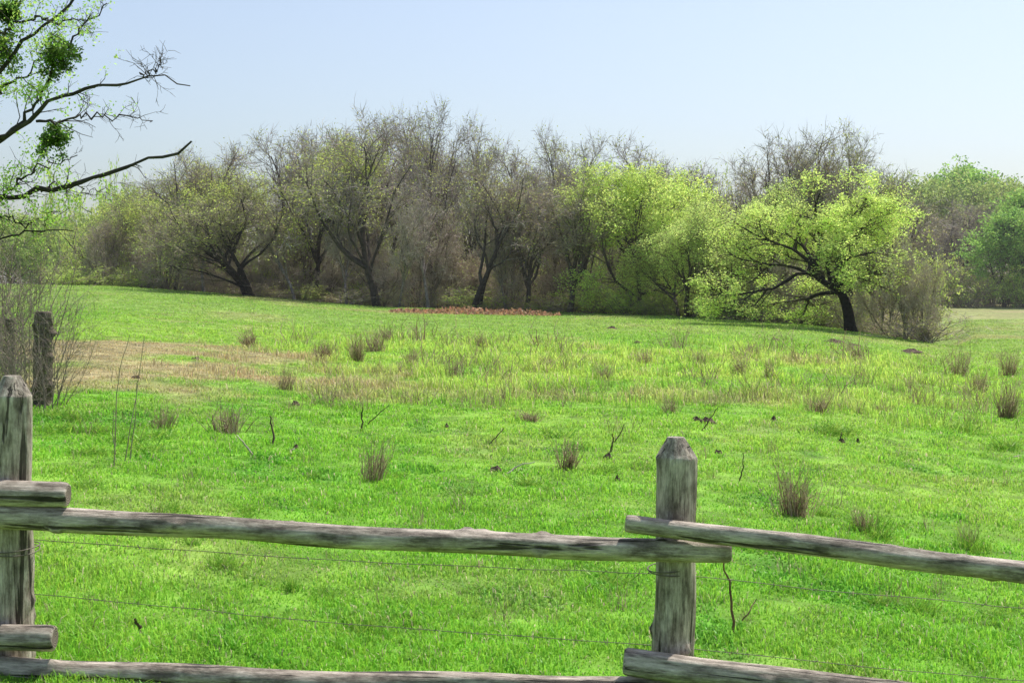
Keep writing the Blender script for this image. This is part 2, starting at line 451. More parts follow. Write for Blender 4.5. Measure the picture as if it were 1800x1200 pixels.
T['lime1'] = tree_meshes(17, 'lime1', bark=DB, twigc=(.28, .27, .12), leafc=(.58, .74, .22), nleaf=42000, leafsize=.075, stems=3, spread=.4, trunk_len=4.2, t0=.35, n=(7, 8, 7, 7), clump=.3, droop=.03)
T['oak'] = tree_meshes(29, 'oak', bark=(.03, .026, .022), twigc=(.2, .18, .1), leafc=LIMEC, nleaf=42000, leafsize=.078, stems=1, spread=.3, trunk_len=5.2, r0=.27, t0=.50,
                       n=(13, 8, 6, 7), ang=(.95, .8, .9, .9), lens=(4.2, 2.1, 1.0, .45), wig=(.22, .24, .26, .25), up=(.03, .10, .08, .03), clump=.65)
T['green0'] = tree_meshes(18, 'green0', twigc=(.2, .19, .15), leafc=(.27, .46, .10), nleaf=24000, leafsize=.14, n=(11, 8, 6, 5), clump=.3, trunk_len=4, ang=(.75, .75, .8, .8))
T['green1'] = tree_meshes(19, 'green1', twigc=(.26, .24, .2), leafc=(.35, .46, .13), nleaf=20000, leafsize=.13, n=(10, 8, 6, 6), clump=.4, trunk_len=4, ang=(.75, .75, .8, .8))

def shrub_mesh(seed, name, twigc, leafc, nleaf, stems=16, L=2.6, leafsize=.07, tw=.016, k1=6, k2=5, rs=.032):
    R = np.random.default_rng(seed); gc = Geo()
    st = R.normal(size=(stems, 3))*np.array([.35, .35, 0]); st[:, 2] = -.1
    d = np.tile([0, 0, 1.], (stems, 1))+R.normal(size=(stems, 3))*np.array([.5, .5, 0])
    p = poly(st, d, L*R.uniform(.5, 1.1, stems), 7, .16, .02, R)
    rd = np.linspace(rs, rs*.3, 7)[None].repeat(stems, 0)
    tubes(gc, p, rd, 4, np.array(twigc)*.7)
    s, dd, r, t, par = kids(p, rd, k1, .15, .65, R)
    q = poly(s, dd, L*.45*R.uniform(.5, 1.2, len(s)), 4, .25, .07, R)
    r2 = np.linspace(rs*.45, rs*.15, 4)[None].repeat(len(s), 0)
    tubes(gc, q, r2, 3, np.array(twigc)*.9)
    s, dd, r, t, par = kids(q, r2, k2, .1, .75, R)
    mid, e = flat_twigs(gc, s, dd, L*.17*R.uniform(.4, 1.3, len(s)), np.full(len(s), tw*.6), vary(twigc, len(s), R, .4), R)
    if nleaf:
        ii = R.integers(0, len(s), nleaf)
        leaves(gc, mid[ii]+R.normal(size=(nleaf, 3))*.06, leafsize, vary(leafc, nleaf, R, .3, .12), R, 1)
    V = np.concatenate(gc.v)
    return dict(crown=gc.mesh(name, [M_twig, M_leaf]), h=np.percentile(V[:, 2], 99), w=np.percentile(V[:, 0], 98)-np.percentile(V[:, 0], 2))
S = {}
S['brush0'] = shrub_mesh(31, 'brush0', (.46, .38, .31), (.46, .50, .15), 900)
S['brush1'] = shrub_mesh(32, 'brush1', (.54, .42, .34), (.44, .44, .2), 400, stems=16)
S['brush2'] = shrub_mesh(33, 'brush2', (.38, .33, .24), (.42, .53, .13), 2400, leafsize=.09)
S['brush3'] = shrub_mesh(34, 'brush3', (.34, .31, .2), (.48, .62, .15), 4200, leafsize=.10)
S['bramble0'] = shrub_mesh(35, 'bramble0', (.30, .24, .20), (.38, .52, .1), 150, stems=13, leafsize=.03, tw=.006, k1=6, k2=6, rs=.014)
S['bramble1'] = shrub_mesh(36, 'bramble1', (.36, .29, .24), (.38, .52, .1), 80, stems=9, leafsize=.03, tw=.006, k1=6, k2=5, rs=.014)

def place_tree(kind, px, top, d, wpx, rot=None, label='', name='bare_tree', cat='tree', group='trees in the wood along the creek'):
    m = T[kind]; x = (px-900)/F*d; zb = float(terrain(x, d))
    H = EYE+(510-top)/F*d-zb; W = wpx/F*d
    e = bpy.data.objects.new(name, None); COL.objects.link(e); e.empty_display_size = .5
    e.location = (x, d, zb); e.rotation_euler = (0, 0, rng.uniform(0, 6.28) if rot is None else rot)
    sz = H/m['h']; sx = W/m['w']
    e.scale = (sx, sx, sz)
    e['label'] = label; e['category'] = cat
    if group: e['group'] = group
    for part in ('trunk', 'crown'):
        o = bpy.data.objects.new(part, m[part]); o.parent = e; COL.objects.link(o)
    return e

def place_shrub(kind, x, y, h, w, name='brush_shrub', label='leafless grey brown brush at the foot of the wood', group='brush under the trees'):
    m = S[kind]
    o = bpy.data.objects.new(name, m['crown']); COL.objects.link(o)
    o.location = (x, y, float(terrain(x, y))); o.rotation_euler = (0, 0, rng.uniform(0, 6.28))
    sw = w/m['w']; o.scale = (sw, sw, h/m['h'])
    o['label'] = label; o['category'] = 'shrub'
    if group: o['group'] = group
    return o

LB = 'leafless grey tree with fine upright twigs in the wood'
LG = 'budding tree with thin olive green new leaves'
LL = 'tree in bright lime green spring leaf on the field edge'
LT = 'many stemmed leafless thicket tree with tangled grey twigs'
def cd(px): return float(crest(px)[0])
# front row
F_ = [('bud1', 435, 318, 1, 250, 'budding tree with dark forked trunk and olive leaves', 'budding_tree'), ('bud0', 310, 300, 5, 190, LG, 'budding_tree'), ('bud0', 560, 250, 6, 200, LG, 'budding_tree'),
      ('bare0', 665, 212, 1.0, 240, 'tall leafless tree with dark trunk and a little green', 'bare_tree'), ('bare3', 755, 300, 1.5, 110, LB, 'bare_tree'),
      ('bare2', 835, 285, .8, 190, LB, 'bare_tree'), ('bare1', 925, 320, 2, 150, LB, 'bare_tree'), ('bare3', 700, 350, 1.2, 90, LB, 'bare_tree'),
      ('bare1', 1000, 315, .8, 180, LB, 'bare_tree'), ('bare3', 520, 340, 1.5, 100, LB, 'bare_tree'), ('bare3', 890, 370, 1.2, 80, LB, 'bare_tree'),
      ('bare3', 360, 350, 1.5, 100, LB, 'bare_tree'), ('bare3', 610, 360, 1.2, 90, LB, 'bare_tree'),
      ('lime0', 1125, 288, 3.5, 270, LL, 'leafy_tree'), ('lime1', 1200, 365, 1.2, 250, LL, 'leafy_tree'), ('lime1', 1325, 325, 2.5, 280, LL, 'leafy_tree'),
      ('oak', 1498, 306, 0, 330, 'gnarled dark trunked tree with spreading limbs and lime leaves', 'leafy_tree'),
      ('thicket0', 1590, 415, 1.5, 100, LT, 'thicket_tree'), ('thicket0', 1555, 430, 3, 100, LT, 'thicket_tree'), ('thicket1', 1622, 450, 2.5, 80, LT, 'thicket_tree'), ('thicket0', 1395, 450, 2.0, 110, LT, 'thicket_tree')]
for k, px, top, dd, w, lab, nm in F_:
    place_tree(k, px, top, cd(px)+dd, w, label=lab, name=nm)
# dense multi-stemmed thicket between them
px = 180
while px < 1560:
    if not (1090 < px < 1240 or 1440 < px):
        lo = 400 if px < 1040 else 440
        k = 'thicket1' if (px < 330 or rng.uniform() < .35) else 'thicket0'
        place_tree(k, px, rng.uniform(lo-45, lo+60), cd(px)+rng.uniform(2.5, 7.0), rng.uniform(80, 140), label=LT, name='thicket_tree')
    px += rng.uniform(40, 72)
# skyline rows
sky = np.array([(130, 370), (200, 345), (270, 290), (340, 262), (430, 238), (500, 238), (600, 215), (700, 192), (800, 190), (850, 215), (885, 255), (930, 230), (960, 222), (1040, 232), (1100, 240), (1160, 272), (1230, 288), (1300, 285), (1360, 245), (1450, 222), (1500, 240), (1560, 285), (1620, 345)], float)
px = 205
while px < 1575:
    top = np.interp(px, sky[:, 0], sky[:, 1])+rng.uniform(-10, 10)
    k = ['bare0', 'bare1', 'bare2', 'bare0'][rng.integers(0, 4)] if px > 330 else 'bud0'
    if 540 < px < 640: k = 'bud0'
    place_tree(k, px, top, cd(px)+rng.uniform(8, 14), rng.uniform(120, 200), label=LB if 'bare' in k else LG, name='bare_tree' if 'bare' in k else 'budding_tree')
    px += rng.uniform(56, 82)
px = 150
while px < 1590:
    top = np.interp(px, sky[:, 0], sky[:, 1])+rng.uniform(20, 80)
    k = ['bare0', 'bud0', 'bare1', 'bare2', 'bud1', 'bare3'][rng.integers(0, 6)]
    place_tree(k, px, top, cd(px)+rng.uniform(20, 34), rng.uniform(150, 220), label=LB if 'bare' in k else LG, name='bare_tree' if 'bare' in k else 'budding_tree')
    px += rng.uniform(62, 88)
# left distance and right distance
for k, px, top, d, w in [('green1', 60, 400, 135, 190), ('green1', 165, 365, 125, 170), ('green0', 110, 420, 150, 150), ('bud0', 200, 350, 110, 160), ('green1', 235, 330, 112, 130),
                         ('green1', 20, 380, 140, 200), ('green1', -60, 370, 140, 220)]:
    place_tree(k, px, top, d, w, label='leafing tree in soft green standing beyond the knoll', name='leafy_tree', group='distant leafing trees')
for k, px, top, d, w in [('green1', 1650, 305, 175, 210), ('green0', 1715, 292, 190, 210), ('green1', 1790, 310, 180, 210), ('green0', 1800, 330, 150, 200), ('green0', 1765, 370, 146, 150), ('bare1', 1690, 350, 160, 140),
                         ('bare2', 1650, 370, 165, 140), ('green1', 1870, 320, 160, 200), ('green1', 1950, 320, 170, 220), ('green1', 1600, 350, 185, 170), ('green0', 1540, 340, 190, 150), ('green0', 2050, 330, 160, 220)]:
    place_tree(k, px, top, d, w, label='rounded leafy green tree beyond the lower field', name='leafy_tree', group='distant leafing trees')
for d0 in (140, 165):
    for px in np.arange(1540, 2050, 26):
        d = d0+rng.uniform(0, 14); x = (px+rng.uniform(-9, 9)-900)/F*d
        place_shrub(['brush3', 'brush2', 'brush0'][rng.integers(0, 3)], x, d, rng.uniform(3.5, 6.0), rng.uniform(4.5, 6.5), label='grey green brush edging the lower field')
# understory brush
for row, (off, hh, sp) in enumerate([(2.5, .55, 40), (8, 1.1, 46), (18, 1.9, 42), (32, 3.0, 44), (46, 3.6, 46)]):
    px = 130
    while px < (1625 if row < 3 else 1580):
        d = cd(px)+off+rng.uniform(-1.2, 1.5); x = (px-900)/F*d
        h = hh*rng.uniform(1.0, 2.9)*1.1+max(0, float(crest(px)[1]-terrain(x, d)))
        if px > 1350 and row == 0: h *= .8
        k = ['brush0', 'brush1', 'brush2', 'brush0'][rng.integers(0, 4)]
        if px < 300 or 1040 < px < 1300: k = ['brush2', 'brush3'][rng.integers(0, 2)]
        place_shrub(k, x, d, h, rng.uniform(2.4, 4.6))
        px += rng.uniform(.6, 1.4)*sp

# ------------------------------------------------------------------ near tree reaching in from the left
def near_tree():
    R = np.random.default_rng(44)
    D0 = 18.0
    bark = np.array([.055, .046, .039])
    gt = Geo(); gc = Geo()
    e = bpy.data.objects.new('leafy_tree', None); COL.objects.link(e)
    bx = -8.6; bz = float(terrain(bx, D0)); e.location = (bx, D0, bz)
    org = np.array([bx, D0, bz])
    def path(pl, r0, r1, k=26):
        pts = np.array([P(a, b, D0+dz) for a, b, dz in pl])-org
        s = np.concatenate([[0], np.cumsum(np.linalg.norm(np.diff(pts, axis=0), axis=1))])
        u = np.linspace(0, s[-1], k)
        q = np.stack([np.interp(u, s, pts[:, j]) for j in range(3)], 1)
        q += R.normal(size=q.shape)*.026
        rr = np.linspace(r0, r1, k)*R.uniform(.8, 1.25, k)
        return q[None], rr[None]
    limbs = [
        ([(-300, 330, 0), (-120, 345, 0), (0, 352, 0), (60, 337, 0), (150, 318, 0), (230, 292, 0), (300, 272, 0), (320, 266, 0), (336, 252, 0)], .052, .014),
        ([(-300, 330, 0), (-140, 300, .3), (0, 245, .3), (60, 200, .2), (110, 165, 0), (170, 158, -.2), (250, 133, -.2), (285, 136, -.2), (340, 154, -.2)], .052, .006),
        ([(60, 215, .2), (100, 214, .2), (150, 204, .4), (215, 204, .4), (272, 213, .4)], .018, .005),
        ([(250, 133, -.2), (275, 122, -.2), (280, 105, -.2)], .010, .005),
        ([(-300, 480, 0), (-100, 440, -.5), (0, 418, -.5), (60, 405, -.5), (130, 405, -.5)], .026, .006),
        ([(-300, 330, 0), (-150, 220, 0), (0, 125, 0), (60, 60, 0), (120, 10, 0), (180, -60, .2)], .045, .010),
        ([(0, 245, .3), (70, 180, .4), (95, 110, .4), (140, 50, .3), (190, 5, .3)], .026, .007),
        ([(-200, 150, .6), (-60, 60, .6), (0, 20, .6), (60, -20, .6)], .04, .01),
        ([(60, 337, 0), (95, 322, .1), (130, 330, .1), (190, 335, .2)], .012, .004),
        ([(0, 352, 0), (40, 310, -.3), (90, 290, -.3), (130, 270, -.3)], .018, .005),
        ([(-60, 346, 0), (0, 375, -.3), (40, 395, -.3), (100, 370, -.3)], .018, .005),
        ([(-100, 200, .5), (0, 165, .5), (50, 130, .5), (100, 70, .5)], .025, .006),
        ([(0, 60, -.4), (60, 30, -.4), (110, 40, -.4), (165, 30, -.4)], .018, .005),
        ([(-300, 330, 0), (-330, 100, 0), (-360, -150, 0), (-340, -500, 0)], .12, .04),
        ([(-330, 100, 0), (-180, -60, -1), (0, -200, -1), (120, -330, -1)], .07, .02),
    ]
    trunk = np.array([[0.1, 0, -.4], [0.15, 0, .8], [.05, 0, 1.8], (P(-300, 330, D0)-org)])
    u = np.linspace(0, 3, 12)
    tq = np.stack([np.interp(u, np.arange(4), trunk[:, j]) for j in range(3)], 1)[None]
    tubes(gt, tq, np.linspace(.27, .15, 12)[None], 12, bark)
    for j, (pl, r0, r1) in enumerate(limbs):
        q, r = path(pl, r0, r1)
        tubes(gt, q, r, 8, bark)
        s, dd, rr, t, par = kids(q, r, 18 if j != 0 else 12, .1, .7, R, t1=.97)
        L = R.uniform(.15, .55, len(s))*(1.15-.6*t)
        a = poly(s, dd, L, 5, .26, .02, R); ra = np.minimum(rr*.5, .008)[:, None]*np.linspace(1, .35, 5)
        tubes(gc, a, ra, 4, bark*1.2)
        s2, d2, r2, t2, p2 = kids(a, ra, 4, .2, .8, R)
        b = poly(s2, d2, R.uniform(.05, .22, len(s2)), 3, .25, .02, R)
        rb = np.full((len(s2), 3), .0034)*np.linspace(1, .5, 3)
        tubes(gc, b, rb, 3, bark*1.5)
        ends = np.concatenate([b[:, 2:].reshape(-1, 3), a[:, 3:].reshape(-1, 3)]); wx = (ends+org)
        pxx = 900+F*wx[:, 0]/wx[:, 1]; pyy = 510-F*(wx[:, 2]-EYE)/wx[:, 1]
        dens = np.clip(1.3-pxx/190, .0, 1)*np.where(pyy < 170, 1.2, np.where(pyy > 290, .6, .55))
        keep = R.uniform(size=len(ends)) < dens*.62
        en = ends[keep]
        rep = np.repeat(en, 16, 0)+R.normal(size=(len(en)*16, 3))*.048
        if len(rep): leaves(gc, rep, .036, vary((.38, .60, .11), len(rep), R, .35, .12), R, 1)
    e['label'] = 'dark limbed tree reaching out with fresh green leaves'; e['category'] = 'tree'
    obj('trunk', gt.mesh('near_trunk', [M_bark]), e); obj('crown', gc.mesh('near_crown', [M_twig, M_leaf]), e)
    # mistletoe clumps
    for (a, b_, r, dz) in [(103, 102, .27, .3), (97, 243, .25, .3), (0, 85, .34, .1), (-40, 110, .4, .1), (15, 22, .16, .3)]:
        c = P(a, b_, D0+dz); gm = Geo(); n = 2000
        k = 30; sub = norm(R.normal(size=(k, 3)))*np.array([1.15, 1.0, .95])*(r*R.uniform(.2, 1.1, (k, 1)))
        ii = R.integers(0, k, n)
        pos = sub[ii]+R.normal(size=(n, 3))*r*.15
        leaves(gm, pos, .040, vary((.09, .18, .03), n, R, .5, .15)*R.uniform(.5, 1.7, k)[ii][:, None], R, 1)
        pb = poly(np.zeros((k, 3)), norm(sub), np.linalg.norm(sub, axis=1), 4, .2, 0, R); tubes(gm, pb, np.full((k, 4), .007), 3, (.08, .10, .04), 0)
        o = obj('mistletoe', gm.mesh('mistletoe', [M_twig, M_leaf]), None, label='dark green round mistletoe clump hanging in the branches', category='mistletoe', group='mistletoe clumps in the tree')
        o.location = c
near_tree()

# ------------------------------------------------------------------ logs, posts
def log_mesh(name, L, r0, r1, seed, bend=.01, point=False, rings=70, sides=24, knots=5, mats=None, rough=1.0):
    R = np.random.default_rng(seed)
    if point:
        tt = np.concatenate([np.linspace(0, L-.095, rings), [L-.09, L-.006, L]])
        rs = np.concatenate([np.ones(rings), [.98, .46, .42]])
    else:
        tt = np.concatenate([[0], [.004, .012], np.linspace(.03, L-.03, rings), [L-.012, L-.004], [L]])
        rs = np.concatenate([[.78, .9, .97], np.ones(rings), [.97, .9, .78]])
    K = len(tt); th = np.arange(sides)*2*np.pi/sides
    TT, TH = np.meshgrid(tt, th, indexing='ij')
    rad = (r0+(r1-r0)*TT/L)*rs[:, None]
    rad = rad*(1+.10*(fbm(TT*2.5+seed, np.cos(TH)*1.2+3, seed, 2)-.5)*2)*(1+.07*(vn(TT*1.6+seed, np.cos(TH+seed)*3+9, seed+3)-.5)*2+rough*.06*(vn(TT*1.1*rough**2, np.cos(TH)*4+np.sin(TH)*3+9, seed+8)-.5)*2)
    if point: rad = rad*(1+.05*(vn(TT*14, TH*2+seed, seed+31)-.5)*2*(TT > L-.11))
    for k in range(knots):
        kt = R.uniform(.05, .95)*L; ka = R.uniform(0, 6.28)
        da = np.abs((TH-ka+np.pi) % (2*np.pi)-np.pi)
        rad = rad+r0*R.uniform(.15, .4)*np.exp(-((TT-kt)/.028)**2-(da/.38)**2)*(TT < L-.12 if point else 1)
    if point:
        oc = np.cos(np.pi/8)/np.cos(((TH+.3) % (np.pi/4))-np.pi/8)
        rad = rad*oc*1.04
    ph = R.uniform(0, 6.28, 2)
    cy = bend*np.sin(TT/L*2*np.pi*1.1+ph[0])+bend*.5*np.sin(TT/L*2*np.pi*2.7+ph[1]); cz = bend*np.sin(TT/L*2*np.pi*.8+ph[1])+bend*.4*np.sin(TT/L*2*np.pi*3.1+ph[0])
    V = np.stack([TT, cy+rad*np.cos(TH), cz+rad*np.sin(TH)], -1)
    idx = np.arange(K*sides).reshape(K, sides)
    q = np.stack([idx[:-1], idx[1:], np.roll(idx, -1, 1)[1:], np.roll(idx, -1, 1)[:-1]], -1).reshape(-1, 4)
    gl = Geo(); V = V.reshape(-1, 3)
    cA = V[idx[0]].mean(0)+[.003, 0, 0]; cB = V[idx[-1]].mean(0)-[.003 if not point else -.003, 0, 0]
    V = np.concatenate([V, [cA, cB]])
    gl.add(V, q, (.17, .135, .105), 0, True)
    if point: gl.sm[0][-3*sides:] = False
    nA, nB = K*sides, K*sides+1
    A = np.stack([np.full(sides, nA), idx[0], np.roll(idx[0], -1)], 1); B = np.stack([np.full(sides, nB), np.roll(idx[-1], -1), idx[-1]], 1)
    for ff, mm in ((A, 1), (B, 0 if point else 1)):
        gl.f.append(ff); gl.m.append(np.full(sides, mm)); gl.sm.append(np.zeros(sides, bool)); gl.v.append(np.zeros((0, 3))); gl.c.append(np.zeros((0, 3)))
    return gl.mesh(name, mats or [M_wood, M_cut])

def log(name, a, b, r0, r1, seed, parent, **kw):
    a = Vector(a); b = Vector(b)
    me = log_mesh(name, (b-a).length, r0, r1, seed, **kw)
    o = obj(name, me, parent)
    o.rotation_mode = 'QUATERNION'; o.rotation_quaternion = (b-a).to_track_quat('X', 'Z'); o.location = a-parent.location if parent else a
    return o

fence = bpy.data.objects.new('wooden_fence', None); COL.objects.link(fence)
fx = P(1185, 1200, 6.6); fence.location = (fx[0], 6.6, float(terrain(fx[0], 6.6)))
fence['label'] = 'weathered grey split log rail fence with pointed posts and wire'; fence['category'] = 'fence'
PD = 6.6; RD = 6.455
log('post', P(1173, 1420, PD), P(1190, 768, PD), .098, .088, 3, fence, point=True, bend=.006, knots=5)
log('post', P(30, 1420, PD), P(20, 660, PD), .095, .088, 8, fence, point=True, bend=.008, knots=5)
log('post', P(2330, 1480, 6.3), P(2330, 850, 6.3), .098, .088, 5, fence, point=True, bend=.006)
log('post', P(-1150, 1330, 6.7), P(-1150, 590, 6.7), .098, .088, 6, fence, point=True, bend=.006)
log('rail', P(-75, 908, RD), P(1285, 971, RD), .055, .052, 21, fence, bend=.010, knots=12, rings=150)
log('rail', P(1099, 921, RD-.005), P(2380, 1076, 6.0), .042, .058, 22, fence, bend=.006, knots=12, rings=150)
log('rail', P(120, 867, RD), P(-1200, 840, 6.5), .053, .058, 23, fence, bend=.006, knots=6, rings=130)
log('rail', P(98, 1122, RD), P(-1200, 1095, 6.5), .060, .06, 24, fence, bend=.006, knots=6, rings=130)
log('rail', P(-60, 1170, RD), P(1240, 1222, RD), .052, .056, 25, fence, bend=.012, knots=12, rings=150)
log('rail', P(1096, 1164, RD-.005), P(2380, 1300, 6.0), .060, .064, 26, fence, bend=.008, knots=10, rings=150)
def wire(pl, seed):
    R = np.random.default_rng(seed)
    pts = []
    for (a, b), (c, d) in zip(pl[:-1], pl[1:]):
        for k in range(14):
            t = k/14
            p = P(a+(c-a)*t, b+(d-b)*t, PD+.10); p[2] -= .02*math.sin(math.pi*t); p += R.normal(size=3)*.0025
            pts.append(p)
    pts = np.array(pts)-np.array(fence.location); gw = Geo()
    tubes(gw, pts[None], np.full((1, len(pts)), .0018), 5, (.1, .1, .1))
    for t in np.arange(.01, .99, .022):
        i = t*(len(pts)-1); j = int(i); p = pts[j]*(1-(i-j))+pts[j+1]*(i-j)
        s = np.stack([p, p+[0.004, 0, 0]]); d = norm(R.normal(size=(2, 3)))*.014
        tubes(gw, np.stack([s-d, s+d], 1), np.full((2, 2), .0014), 3, (.1, .1, .1))
    obj('wire', gw.mesh('wire', [M_wire]), fence)
wire([(-1150, 880), (25, 945), (1180, 1008), (2330, 1105)], 1)
wire([(-1150, 980), (25, 1040), (1180, 1135), (2330, 1235)], 2)
for (a, b_, r) in [(28, 966, .107), (1178, 1000, .105)]:
    gw = Geo(); th = np.linspace(0, 2*np.pi, 40)
    c = P(a, b_, PD)-np.array(fence.location)
    for dz in (0, .012):
        pts = c+np.stack([np.cos(th)*r, np.sin(th)*r, dz+.012*np.sin(th*1.0+dz*90)], 1)
        tubes(gw, pts[None], np.full((1, 40), .0028), 5, (.1, .1, .1))
    obj('wire_tie', gw.mesh('wire_tie', [M_wire]), fence)

# old dark post row by the bramble
R0 = np.random.default_rng(2)
def old_post(px, pyb, top, wpx, seed, lab):
    b = hit(px, pyb); d = b[1]
    t = P(px+R0.uniform(-3, 3), top, d); r = wpx/2/F*d
    bb = b.copy(); bb[2] -= .3
    o = log('old_post', bb, t, r*1.06, r*.92, seed, None, bend=.009, knots=18, rings=70, mats=[M_old, M_old], rough=2.8)
    o['label'] = lab; o['category'] = 'post'; o['group'] = 'old posts in the bramble'
old_post(76, 712, 547, 31, 41, 'thick dark weathered post beside the leafless bramble')
old_post(20, 690, 560, 20, 42, 'dark old post overgrown by leafless bramble')
for (px, py, h, w, k) in [(30, 700, 1.9, 1.4, 'bramble0'), (-10, 690, 2.6, 2.0, 'bramble0'), (95, 715, 1.4, 1.0, 'bramble1'), (5, 705, 1.6, 1.3, 'bramble0'), (-60, 680, 2.6, 2.4, 'bramble0'), (50, 640, 2.6, 1.8, 'bramble1'), (15, 660, 2.8, 1.4, 'bramble0'), (60, 720, 1.7, 1.2, 'bramble0'), (20, 640, 3.6, 1.8, 'bramble1'), (40, 722, 1.9, 1.2, 'bramble1')]:
    p = hit(px, py)
    place_shrub(k, p[0], p[1], h, w, name='bramble', label='tangled leafless bramble growing round old dark posts', group='brambles by the old posts')

# ------------------------------------------------------------------ weeds, sticks, clods
def clump_mesh(seed, name, n, H, spread, cols, w=.0035, lean=.35, side=2):
    R = np.random.default_rng(seed); gm = Geo()
    p = R.normal(size=(n, 3))*np.array([spread, spread*R.uniform(.5, 1.6), 0]); p[:, 2] = -.01
    d = norm(np.array([R.normal(0, .08), R.normal(0, .08), 1.])+R.normal(size=(n, 3))*np.array([lean, lean, 0])*.6+p/spread*.08)
    L = H*R.uniform(.2, 1.1, n)*R.uniform(.6, 1, n)
    base = np.array(cols)[R.integers(0, len(cols), n)]
    col = base*R.uniform(.6, 1.25, (n, 1))
    mid, e = flat_twigs(gm, p, d, L, np.full(n, w), col, R)
    k = n*side; ii = R.integers(0, n, k); f = R.uniform(.3, 1, (k, 1))
    s = p[ii]+d[ii]*L[ii][:, None]*f*.9
    flat_twigs(gm, s, norm(d[ii]+R.normal(size=(k, 3))*.45), H*.18*R.uniform(.4, 1.2, k), np.full(k, w*.6), col[ii]*.95, R)
    return gm.mesh(name, [M_dry])
straw = [(.44, .34, .22), (.56, .45, .30), (.32, .23, .15), (.36, .36, .15), (.20, .14, .09)]
W = [clump_mesh(61+i, 'dry_clump', 75+18*i, .58, .07, straw, w=.0048, lean=.32) for i in range(5)]
WS = [clump_mesh(71+i, 'sparse_clump', 12+4*i, .58, .11, straw+[(.32, .44, .09)], w=.0046, lean=.3) for i in range(5)]
WG = [clump_mesh(81+i, 'green_clump', 110, .3, .10, [(.26, .50, .06), (.16, .38, .04), (.38, .56, .09)], w=.006, lean=.8) for i in range(3)]
def put(me, name, px, py, hpx, wf, label, group, Hm=.5, cat='weed'):
    p = hit(px, py); o = bpy.data.objects.new(name, me); COL.objects.link(o)
    s = hpx/F*p[1]/Hm; s = max(s, .2)
    o.location = p; o.scale = (s*wf, s*wf, s); o.rotation_euler = (0, 0, rng.uniform(0, 6.28))
    o['label'] = label; o['category'] = cat; o['group'] = group
    return o
dl = 'dry tan clump of dead weed stalks standing in the grass'
for j, (a, b_, h, wf) in enumerate([(398, 760, 66, 1.6), (285, 752, 54, 1.1), (655, 845, 88, .8), (998, 825, 64, 1.0), (1397, 905, 105, .85), (800, 668, 60, 1.0), (500, 685, 56, .7), (658, 618, 50, 1.1), (628, 635, 56, .9),
                                  (570, 632, 42, 1.2), (1505, 633, 48, 1.4), (1683, 660, 62, .8), (1775, 662, 60, .8), (1770, 735, 80, .8), (932, 740, 22, 2.4), (1178, 725, 40, 1.2), (1555, 725, 25, 1.6), (1440, 725, 42, 1.4),
                                  (1300, 660, 36, 1.3), (1720, 690, 46, 1.1), (960, 650, 40, 1.3), (1060, 665, 36, 1.4), (850, 610, 28, 1.5), (440, 610, 34, 2.0), (680, 600, 30, 1.4), (1320, 625, 30, 1.6), (1130, 640, 34, 1.2), (720, 640, 34, 1.2),
                                  (1350, 665, 36, 1.0), (1230, 645, 32, 1.1), (1600, 690, 36, 1.0), (1700, 965, 60, .8), (1520, 935, 55, 1.0)]):
    put(W[j % 5], 'dry_weed_clump', a, b_, h, wf, dl, 'dry weed clumps in the meadow')
for j in range(175):
    a = rng.uniform(500, 1790); b_ = rng.uniform(598, 722) if a < 1500 else rng.uniform(632, 735)
    put(WS[j % 5], 'dead_weed', a, b_, rng.uniform(20, 52), rng.uniform(.8, 2.2), 'sparse brown dead weed stalks in taller grass', 'sparse dead weeds in the meadow')
for j in range(60):
    a = rng.uniform(130, 1780); b_ = rng.uniform(720, 1120)
    put(WS[j % 5], 'dead_weed', a, b_, rng.uniform(22, 60), rng.uniform(.6, 1.2), 'sparse brown dead weed stalks in short grass', 'sparse dead weeds in the meadow')
gl_ = [(1705, 970, 65, .8), (1530, 935, 45, 1.3), (1545, 950, 34, 1.3), (600, 1058, 30, 1.6), (575, 1050, 30, 1.4), (510, 1040, 40, 1.0), (390, 1000, 45, 1), (810, 868, 18, 3), (1540, 1065, 30, 1.6), (1620, 1075, 40, 1.3),
       (250, 795, 30, 1.8), (130, 740, 30, 2), (180, 760, 30, 2), (640, 1110, 40, 1.3), (1700, 760, 30, 2), (1480, 960, 30, 1.5), (300, 900, 30, 1.5), (1060, 830, 22, 2.4),
       (110, 760, 34, 2), (220, 780, 30, 2.2), (155, 800, 26, 2.4), (95, 735, 34, 1.6), (270, 770, 26, 2.4)]
for j in range(40):
    gl_.append((rng.uniform(90, 1780), rng.uniform(740, 1160), rng.uniform(14, 30), rng.uniform(1.4, 2.6)))
for j, (a, b_, h, wf) in enumerate(gl_):
    put(WG[j % 3], 'green_weed_clump', a, b_, h, wf, 'leafy green weed clump growing above the short grass', 'green weed clumps', .3)

